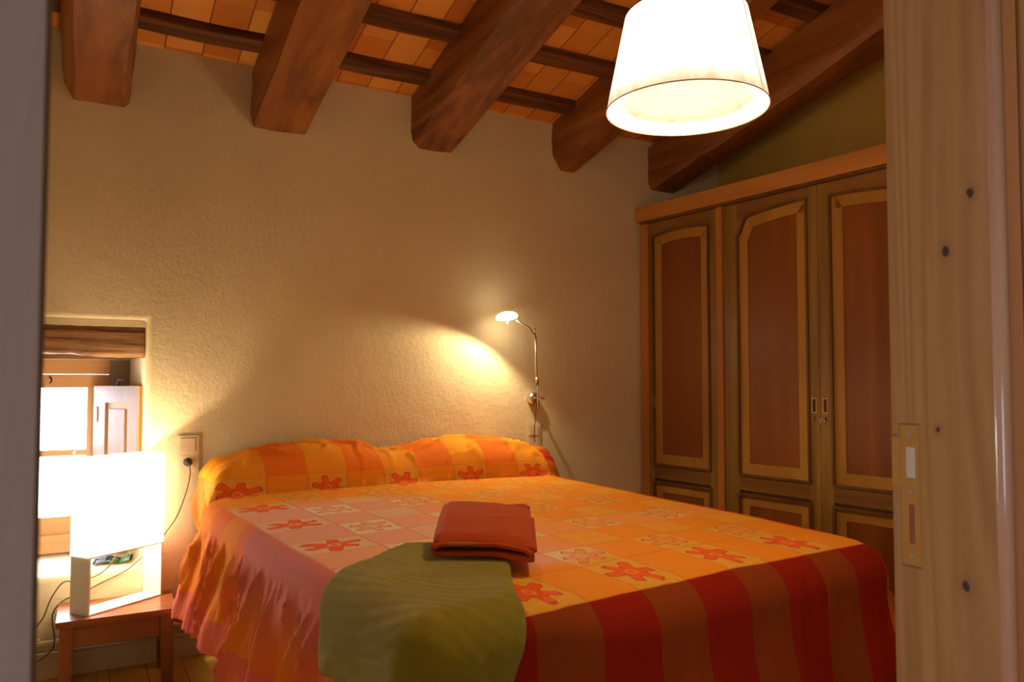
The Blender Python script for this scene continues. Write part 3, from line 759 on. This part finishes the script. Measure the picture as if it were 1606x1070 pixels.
def cloth_grid(name, fn, ss_, ts_, mat, parent=None, uvfn=None, thick=0.0):
    verts = []; uvs = []
    for s in ss_:
        for t in ts_:
            p = fn(s, t); verts.append(tuple(p)); uvs.append(uvfn(s, t) if uvfn else (s, t))
    nt_, ns_ = len(ts_), len(ss_)
    faces = [(i * nt_ + k, (i + 1) * nt_ + k, (i + 1) * nt_ + k + 1, i * nt_ + k + 1) for i in range(ns_ - 1) for k in range(nt_ - 1)]
    me = bpy.data.meshes.new(name); me.from_pydata(verts, [], faces); me.update()
    uv = me.uv_layers.new(name='UVMap'); li = np.zeros(len(me.loops), dtype=np.int32); me.loops.foreach_get('vertex_index', li)
    uv.data.foreach_set('uv', np.array(uvs, dtype=np.float32)[li].ravel())
    me.polygons.foreach_set('use_smooth', [True] * len(me.polygons))
    o = link(name, me, mat, parent)
    if thick:
        md = o.modifiers.new('thick', 'SOLIDIFY'); md.thickness = thick; md.offset = 1.0
    return o
lin = lambda a, b, n: [a + (b - a) * i / n for i in range(n + 1)]
SS = lin(-0.445, 0.10, 70)[:-1] + lin(0.10, 1.55, 120)[:-1] + lin(1.55, 2.05, 46)
def vmax(s):
    return 2.175 - 0.105 * max(U0, min(U1 + 0.08, s))
# t runs from the foot hem to just short of the wall
TS = [i / 330.0 for i in range(331)]
def sp_fn(s, k):
    t = -0.46 + (vmax(s) + 0.46) * k
    return bt @ drape(s, t)
def sp_uv(s, k):
    t = -0.46 + (vmax(s) + 0.46) * k
    su = max(0.0, min(1.62, s)); base_t = t
    yw = 2.205 - 0.105 * su; c = yw - 0.175
    if t > c - 0.165:
        rise = (topz(su, t) - 0.73)
        base_t = t + max(0, rise)
    base_t += 0.105 * su * sst(1.2, 1.8, t)
    return (s - (0.0), base_t)
o = cloth_grid('bedspread', sp_fn, SS, TS, spread_mat(), None, sp_uv, 0.003)
tag(o, 'orange, red and pink checked bedspread with flowers draped over the bed and pillows', 'bedspread')

# ---------------------------------------------------------------- green towel draped over the foot corner
def terry(name, c1, c2, sc=260, ribs=None):
    m = M(name, 0.95, 0.05); m.b.inputs['Sheen Weight'].default_value = 0.18; m.b.inputs['Sheen Roughness'].default_value = 0.5
    v = m.tc('UV'); n = m.noise(v, sc, 2, 0.7); n2 = m.noise(v, 12, 3)
    c = m.ramp(n * 0.6 + n2 * 0.4, [(0.3, c1), (0.7, c2)])
    x, y, z = m.xyz(v)
    h = n * 1.0
    if ribs:
        rb = (y * ribs).cos() * 0.8; wv = (m.noise(m.tc('UV', (6, 1, 1)), 9, 2)); h = h + rb * 0.9 * wv
    m.base(c); m.bump(h, 0.55, 0.004); return m.m
m_green = terry('green_terry', (0.21, 0.185, 0.016), (0.33, 0.29, 0.034), ribs=170)
TA, TB, TC, TD = (0.235, 0.61), (0.478, 0.41), (0.110, -0.23), (-0.195, 0.435)
def green_layer(scale, off, t1=1.0, shift=0.0):
    def fn(a, b):
        b = b * t1
        p = [(TA[i] * (1 - a) + TB[i] * a) * (1 - b) + (TD[i] * (1 - a) + TC[i] * a) * b for i in (0, 1)]
        q = 4 * a * (1 - a) * b ** 1.5
        bl = math.sin(b * math.pi) * (1 - a)
        br = math.sin(b * math.pi) * a
        s = p[0] - 0.085 * q + 0.030 * bl - 0.025 * br + shift; t = p[1] - 0.150 * q - 0.020 * bl + 0.012 * br
        wob = 0.004 * mnoise.noise(Vector((a * 5, b * 7, off * 50))) + 0.0022 * mnoise.noise(Vector((a * 3, b * 26, 1.0)))
        e = min(a, 1 - a, b * 1.2) / 0.05; e = 1 if e > 1 else math.sqrt(max(0, 1 - (1 - e) ** 2))
        return bt @ drape(s, t, 0.006 + off * (0.35 + 0.65 * e) + wob, 0.25)
    return fn
gt = empty('green_towel', bt @ Vector((0.2, 0.3, 0.69)), BA)
tag(gt, 'thick olive green bath towel draped over the foot corner of the bed', 'towel')
for off, t1, nm in ((0.012, 0.935, 'towel_fold'), (0.024, 0.965, 'towel_fold'), (0.037, 1.0, 'towel_top')):
    q = cloth_grid(nm, green_layer(1, off, t1), lin(0, 1, 60), lin(0, 1, 80), m_green, None, None, 0.010)
    q.data.transform(gt.matrix_basis.inverted()); q.parent = gt
    md = q.modifiers.new('bev', 'BEVEL'); md.width = 0.004; md.segments = 2; md.limit_method = 'ANGLE'; md.angle_limit = math.radians(50)

# ---------------------------------------------------------------- orange folded towel
OT = empty('orange_towel', bt @ Vector((0.205, 0.375, 0.742)), 0)
OT.rotation_euler = (0, 0, -yaw + math.radians(0))
tag(OT, 'folded orange hand towel lying on top of the green towel', 'towel')
m_or = terry('orange_terry', (0.46, 0.062, 0.007), (0.56, 0.090, 0.012))
def ribbon(path, depth, y0, thick, droop):
    """cloth ribbon following path (x,z), extruded along y"""
    def fn(a, b):
        i = a * (len(path) - 1); k = min(int(i), len(path) - 2); f = i - k
        p = path[k] * (1 - f) + path[k + 1] * f
        y = y0 + depth * b
        z = p.z + droop(p.x, y) + 0.0015 * mnoise.noise(Vector((p.x * 20, y * 20, a * 9)))
        return Vector((p.x, y, z))
    return fn
lay = []
zz = [0.0, 0.013, 0.027, 0.041, 0.056]
W2 = 0.262
pp = [Vector((0.004, 0, zz[0])), Vector((0.12, 0, zz[0] + 0.001)), Vector((W2 - 0.02, 0, zz[0])), Vector((W2, 0, zz[0] + 0.008)), Vector((W2 - 0.018, 0, zz[1] + 0.001)), Vector((0.12, 0, zz[1])), Vector((0.012, 0, zz[1])),
      Vector((0.0, 0, (zz[1] + zz[2]) / 2)), Vector((0.012, 0, zz[2])), Vector((0.12, 0, zz[2])), Vector((W2 - 0.01, 0, zz[2] - 0.002)), Vector((W2 + 0.006, 0, (zz[2] + zz[3]) / 2)), Vector((W2 - 0.01, 0, zz[3] + 0.001)), Vector((0.12, 0, zz[3] + 0.003)), Vector((0.004, 0, zz[3] + 0.002))]
path = spline(pp, 8)
drp = lambda x, y: -0.016 * sst(0.14, 0.27, x) + 0.16 * max(0, y - 0.02) * 0.6
q = cloth_grid('towel_fold', ribbon(path, 0.30, 0.0, 0.008, drp), lin(0, 1, 110), lin(0, 1, 16), m_or, OT, None, 0.009)
# the top layer, coming up from behind, over the stack and down to the front edge
def top_fn(a, b):
    x = -0.004 + 0.262 * a
    L = 0.40 * b
    yb = 0.325; zr = 0.052 + 0.04
    if L < 0.065: y, z = yb + 0.006 * math.sin(L / 0.065 * math.pi), 0.0 + zr * L / 0.065
    else:
        k = (L - 0.065) / 0.335; y = yb - 0.335 * k
        z = 0.052 + 0.0 + 0.130 * max(0, y - 0.0) + 0.010 * math.sin(k * math.pi)
        z -= 0.016 * sst(0.14, 0.27, x)
        z -= 0.020 * sst(0.03, -0.02, y)
    z += 0.004 * mnoise.noise(Vector((x * 9, y * 9, 5)))
    z += 0.0035 * math.exp(-((y - 0.10 - 0.3 * x) / 0.012) ** 2) * sst(0.1, 0.2, x)
    ed = sst(-0.004, 0.016, x) * sst(0.258, 0.238, x); z -= 0.008 * (1 - ed)
    return Vector((x, y, z))
q = cloth_grid('towel_top', top_fn, lin(0, 1, 50), lin(0, 1, 90), m_or, OT, None, 0.009)
mkbox('care_label', (0.035, -0.0215, 0.0365), (0.105, -0.0200, 0.0425), plain('faded_label', (0.55, 0.33, 0.16), 0.8), OT)

# ================================================================ STOOL
ST = 0.305
stool = empty('bedside_stool', (0.162, -0.182, 0), math.radians(-1.0))
tag(stool, 'low reddish-brown wooden stool used as a bedside table beside the bed', 'stool')
mkbox('seat', (-0.209, -0.148, ST - 0.024), (0.209, 0.148, ST), m_stool, stool, bevel=0.005)
for sx_ in (-1, 1):
    for sy_ in (-1, 1):
        cx_, cy_ = sx_ * 0.172, sy_ * 0.112
        bm = bmesh.new()
        vs_ = box(bm, (cx_ - 0.024, cy_ - 0.024, 0), (cx_ + 0.024, cy_ + 0.024, ST - 0.0245))
        for v_ in vs_:
            if v_.co.z < 0.01: v_.co.x += (cx_ - v_.co.x) * 0.15 + sx_ * 0.006
        fin(bm, 'leg', m_stoolz, stool, bevel=0.003)
for sy_ in (-1, 1): mkbox('apron', (-0.147, sy_ * 0.118 - 0.009, ST - 0.105), (0.147, sy_ * 0.118 + 0.009, ST - 0.0245), m_stool, stool, bevel=0.002)
for sx_ in (-1, 1): mkbox('apron', (sx_ * 0.172 - 0.009, -0.087, ST - 0.105), (sx_ * 0.172 + 0.009, 0.087, ST - 0.0245), m_stoolz, stool, bevel=0.002)

# ================================================================ TABLE LAMP
a_, b_ = Vector((0.057, -0.297)), Vector((0.332, -0.101)); la = math.atan2(b_.y - a_.y, b_.x - a_.x); LW = (b_ - a_).length; LD = 0.106
tl = empty('table_lamp', (a_.x, a_.y, ST), la)
tag(tl, 'glowing white box-shaded table lamp on two flat legs, standing on the low stool', 'lamp')
LH = 0.222; SHH = 0.378
mkbox('base_plate', (0, 0, 0.0005), (LW, LD, 0.006), m_white, tl, bevel=0.001)
mkbox('side_leg', (0, 0, 0.006), (0.007, LD, LH + 0.05), m_white, tl, bevel=0.001)
mkbox('side_leg', (LW - 0.007, 0, 0.006), (LW, LD, LH + 0.05), m_white, tl, bevel=0.001)
mkbox('lamp_holder', (0.008, LD / 2 - 0.006, LH + 0.02), (LW - 0.008, LD / 2 + 0.006, LH + 0.028), m_white, tl)
bm = bmesh.new(); lathe(bm, [(0, 0), (0.016, 0), (0.016, 0.05), (0.012, 0.052), (0.028, 0.095), (0.03, 0.12), (0.02, 0.145), (0, 0.152)], 20, (LW / 2, LD / 2, LH + 0.03))
def emis(name, c, s, clear=0.0, dc=(0.75, 0.7, 0.6)):
    m = bpy.data.materials.new(name); m.use_nodes = True; nt = m.node_tree; nt.nodes.clear()
    out = nt.nodes.new('ShaderNodeOutputMaterial'); em = nt.nodes.new('ShaderNodeEmission'); em.inputs[0].default_value = (*c, 1); em.inputs[1].default_value = s
    ad = nt.nodes.new('ShaderNodeAddShader'); df = nt.nodes.new('ShaderNodeBsdfDiffuse'); df.inputs[0].default_value = (*dc, 1)
    nt.links.new(em.outputs[0], ad.inputs[0]); nt.links.new(df.outputs[0], ad.inputs[1])
    if clear:      # sheer fabric: some light passes between the threads
        tr = nt.nodes.new('ShaderNodeBsdfTransparent'); mx = nt.nodes.new('ShaderNodeMixShader'); mx.inputs[0].default_value = clear
        nt.links.new(ad.outputs[0], mx.inputs[1]); nt.links.new(tr.outputs[0], mx.inputs[2]); nt.links.new(mx.outputs[0], out.inputs[0])
    else: nt.links.new(ad.outputs[0], out.inputs[0])
    return m, em, nt
m_bulb, _, _ = emis('bulb_glass', (1.0, 0.8, 0.5), 20)
bulb1 = fin(bm, 'bulb', m_bulb, tl, smooth=True); bulb1.visible_shadow = True
m_sh1, _, _ = emis('white_shade_fabric', (1.0, 0.86, 0.62), 3.6, 0.22)
bm = bmesh.new()
tk = 0.002
for (p, q) in (((0, -tk), (LW, 0)), ((0, LD), (LW, LD + tk)), ((-tk, -tk), (0, LD + tk)), ((LW, -tk), (LW + tk, LD + tk))):
    box(bm, (p[0], p[1], LH), (q[0], q[1], LH + SHH))
fin(bm, 'lamp_shade', m_sh1, tl)
mkbox('shade_trim', (-0.003, -0.0035, LH - 0.004), (LW + 0.003, -0.0022, LH + 0.001), m_plate, tl)

# power cord of the table lamp: wall socket -> behind lamp -> floor switch -> lamp
cd = empty('power_cord', (0.44, -0.03, 0.83)); tag(cd, 'thin brown lamp cord running from the wall socket behind the table lamp to the floor', 'cord')
def wpts(L): return [Vector(p) - Vector((0.44, -0.03, 0.83)) for p in L]
mktube('flex', spline(wpts([(0.437, -0.050, 0.846), (0.440, -0.058, 0.80), (0.425, -0.055, 0.72), (0.390, -0.05, 0.62), (0.352, -0.04, 0.56), (0.318, -0.012, 0.50), (0.262, 0.0 - 0.012, 0.455), (0.20, -0.012, 0.405), (0.12, -0.014, 0.37), (0.04, -0.02, 0.335), (-0.03, -0.022, 0.31), (-0.065, -0.03, 0.26), (-0.055, -0.06, 0.17), (-0.07, -0.065, 0.125), (-0.125, -0.075, 0.09)]), 6), 0.0028, m_cord, cd, 8)
mktube('flex', spline(wpts([(0.160, -0.20, ST + LH - 0.002), (0.135, -0.19, 0.475), (0.09, -0.16, 0.43), (0.02, -0.115, 0.405), (-0.03, -0.09, 0.40), (-0.07, -0.085, 0.34), (-0.10, -0.08, 0.26), (-0.15, -0.08, 0.21), (-0.24, -0.08, 0.17), (-0.26, -0.08, 0.12), (-0.19, -0.078, 0.085)]), 6), 0.0028, m_cord, cd, 8)
bm = bmesh.new(); box(bm, (-0.03, -0.012, -0.009), (0.03, 0.012, 0.009)); q = fin(bm, 'inline_switch', m_black, cd, bevel=0.006, seg=3); q.location = wpts([(-0.155, -0.076, 0.085)])[0]; q.rotation_euler = (0, -0.3, 0)
bm = bmesh.new(); lathe(bm, [(0, 0), (0.018, 0), (0.019, 0.012), (0.014, 0.026), (0.006, 0.034), (0, 0.035)], 20); q = fin(bm, 'plug', m_black, cd, smooth=True); q.location = wpts([(0.435, -0.015, 0.850)])[0]; q.rotation_euler = (math.pi / 2, 0, 0)

# ================================================================ READING LAMP
rl = empty('reading_lamp', (2.205, -0.001, 1.112)); tag(rl, 'slim metal wall reading lamp with small lit head above the right pillow', 'lamp')
bm = bmesh.new(); lathe(bm, [(0, 0), (0.032, 0), (0.034, 0.012), (0.033, 0.030), (0.026, 0.038), (0, 0.040)], 28); fin(bm, 'wall_mount', m_chrome, rl, smooth=False, bevel=0.0).rotation_euler = (math.pi / 2, 0, 0)
mktube('mount_arm', [(0, -0.03, 0), (0.0, -0.12, 0.0)], 0.006, m_chrome, rl)
def rp(x, y, z): return (x - 2.205, y + 0.001, z - 1.112)
mktube('pole', [rp(2.147, -0.15, 1.215), rp(2.140, -0.15, 1.455)], 0.0055, m_chrome, rl)
mktube('pole', [rp(2.155, -0.15, 1.055), rp(2.155, -0.15, 1.225)], 0.0038, m_chrome, rl)
mktube('swivel', [rp(2.213, -0.12, 1.112), rp(2.180, -0.145, 1.116), rp(2.155, -0.15, 1.12)], 0.005, m_chrome, rl)
bm = bmesh.new(); tube(bm, [rp(2.150, -0.15, 1.20), rp(2.150, -0.15, 1.228)], 0.009, 12); fin(bm, 'joint', m_chrome, rl, smooth=True)
bm = bmesh.new(); tube(bm, [rp(2.136, -0.15, 1.44), rp(2.136, -0.15, 1.49)], 0.0045, 10); fin(bm, 'joint', m_chrome, rl, smooth=True)
mktube('upper_arm', [rp(2.141, -0.15, 1.452), rp(2.10, -0.15, 1.492), rp(2.02, -0.15, 1.527)], 0.005, m_chrome, rl)
bm = bmesh.new(); lathe(bm, [(0, 0.022), (0.026, 0.021), (0.046, 0.014), (0.057, 0.003), (0.058, -0.005)], 32)
mh, em, nt = emis('frosted_lamp_head', (1.0, 0.86, 0.55), 9.0)
hd = fin(bm, 'lamp_head', mh, rl, smooth=True, loc=rp(1.965, -0.15, 1.545), rot=(0.25, -0.30, 0))
md = hd.modifiers.new('s', 'SOLIDIFY'); md.thickness = 0.002
bm = bmesh.new(); lathe(bm, [(0, 0.004), (0.054, 0.001)], 32); fin(bm, 'lamp_glass', emis('lit_lens', (1.0, 0.88, 0.6), 12)[0], rl, loc=rp(1.967, -0.15, 1.545), rot=(0.25, -0.30, 0))
mktube('head_handle', [rp(1.972, -0.155, 1.532), rp(1.962, -0.16, 1.505)], 0.004, emis('lit_handle', (1.0, 0.85, 0.5), 0.8)[0], rl)
mktube('cable', spline([rp(2.150, -0.152, 1.20), rp(2.160, -0.13, 1.10), rp(2.180, -0.08, 1.00), rp(2.202, -0.035, 0.92), rp(2.214, -0.018, 0.87)], 8), 0.0026, m_cord, rl, 8)

# ================================================================ PENDANT LAMP
pl_ = empty('pendant_lamp', PEND); tag(pl_, 'large glowing fabric drum shade lamp hanging from the beamed ceiling', 'lamp')
R0, R1, HS = 0.2215, 0.168, 0.262
def shade_mat():
    m, em, nt = emis('stained_lamp_fabric', (1.0, 0.72, 0.42), 1.0, 0.26, (0.03, 0.025, 0.018))
    h = M.__new__(M); h.m = m; h.nt = nt
    v = h.tc(); x, y, z = h.xyz(v)
    n = h.noise(h.tc('Object', (1, 1, 0.10)), 26, 4, 0.6); n2 = h.noise(h.tc('Object', (1, 1, 0.25)), 7, 3)
    low = z.ss(0.075, 0.0)
    st = (n * 0.6 + n2 * 0.7).ss(0.48, 0.78) * low
    c = h.mix(low, (2.4, 2.0, 1.4), (0.78, 0.52, 0.30)); c = h.mix(st * 0.95, c, (0.52, 0.27, 0.11))
    th = y.atan2(x); seam = ((th - SEAM).abs().lt(0.035)); c = h.mix(seam * 0.9, c, (0.50, 0.24, 0.08))
    nt.links.new(c, em.inputs[0]); em.inputs[1].default_value = 1.0
    return m
SEAM = -1.22
bm = bmesh.new(); lathe(bm, [(R0, 0), (R0 * 0.67 + R1 * 0.33, HS * 0.33), (R0 * 0.33 + R1 * 0.67, HS * 0.67), (R1, HS)], 72)
o = fin(bm, 'lamp_shade', shade_mat(), pl_, smooth=True); md = o.modifiers.new('s', 'SOLIDIFY'); md.thickness = 0.0015
bm = bmesh.new(); tube(bm, [(R0 * math.cos(a), R0 * math.sin(a), 0) for a in [i * 2 * math.pi / 72 for i in range(73)]], 0.0018, 6, False)
fin(bm, 'rim_wire', plain('rim_tape', (0.50, 0.30, 0.14), 0.6), pl_, smooth=True)
bm = bmesh.new(); lathe(bm, [(R0 - 0.0028, 0.001), (R0 - 0.006, 0.0195), (R0 - 0.008, 0.0205), (0.178, 0.0215)], 64); fin(bm, 'inner_ring', emis('lit_shade_lining', (1.0, 0.93, 0.78), 2.5)[0], pl_)
mdf, em, nt = emis('fabric_diffuser', (1.0, 0.86, 0.58), 1.0, 0.22, (0.05, 0.045, 0.03))
h = M.__new__(M); h.m = mdf; h.nt = nt; v = h.tc(); x, y, z = h.xyz(v); r = (x * x + y * y).sqrt(); n = h.noise(v, 17, 3)
c = h.mix((n.ss(0.45, 0.75) * r.ss(0.06, 0.17)), (0.95, 0.84, 0.52), (0.60, 0.48, 0.22)); nt.links.new(c, em.inputs[0]); em.inputs[1].default_value = 0.62
bm = bmesh.new(); lathe(bm, [(0, 0.0265), (0.179, 0.0265)], 64); o = fin(bm, 'diffuser', mdf, pl_)
o.visible_shadow = True
bm = bmesh.new(); lathe(bm, [(0, 0), (0.024, 0.0), (0.026, 0.04), (0.014, 0.06), (0.005, 0.075), (0, 0.076)], 20, (0, 0, HS - 0.02)); fin(bm, 'lamp_holder', m_white, pl_, smooth=True)
bm = bmesh.new()
for k in range(3): tube(bm, [(0.02 * math.cos(k * 2.094), 0.02 * math.sin(k * 2.094), HS + 0.0), (R1 * math.cos(k * 2.094), R1 * math.sin(k * 2.094), HS - 0.002)], 0.0015, 6)
fin(bm, 'spider_wire', m_chrome, pl_)
ctop = roofz(PEND[1]) - PEND[2]
mktube('cord', [(0, 0, HS + 0.05), (0, 0, ctop)], 0.003, m_white, pl_)
bm = bmesh.new(); lathe(bm, [(0, 0), (0.03, 0.012), (0.045, 0.035), (0, 0.036)], 24, (0, 0, ctop - 0.036)); fin(bm, 'ceiling_rose', m_white, pl_, smooth=True)
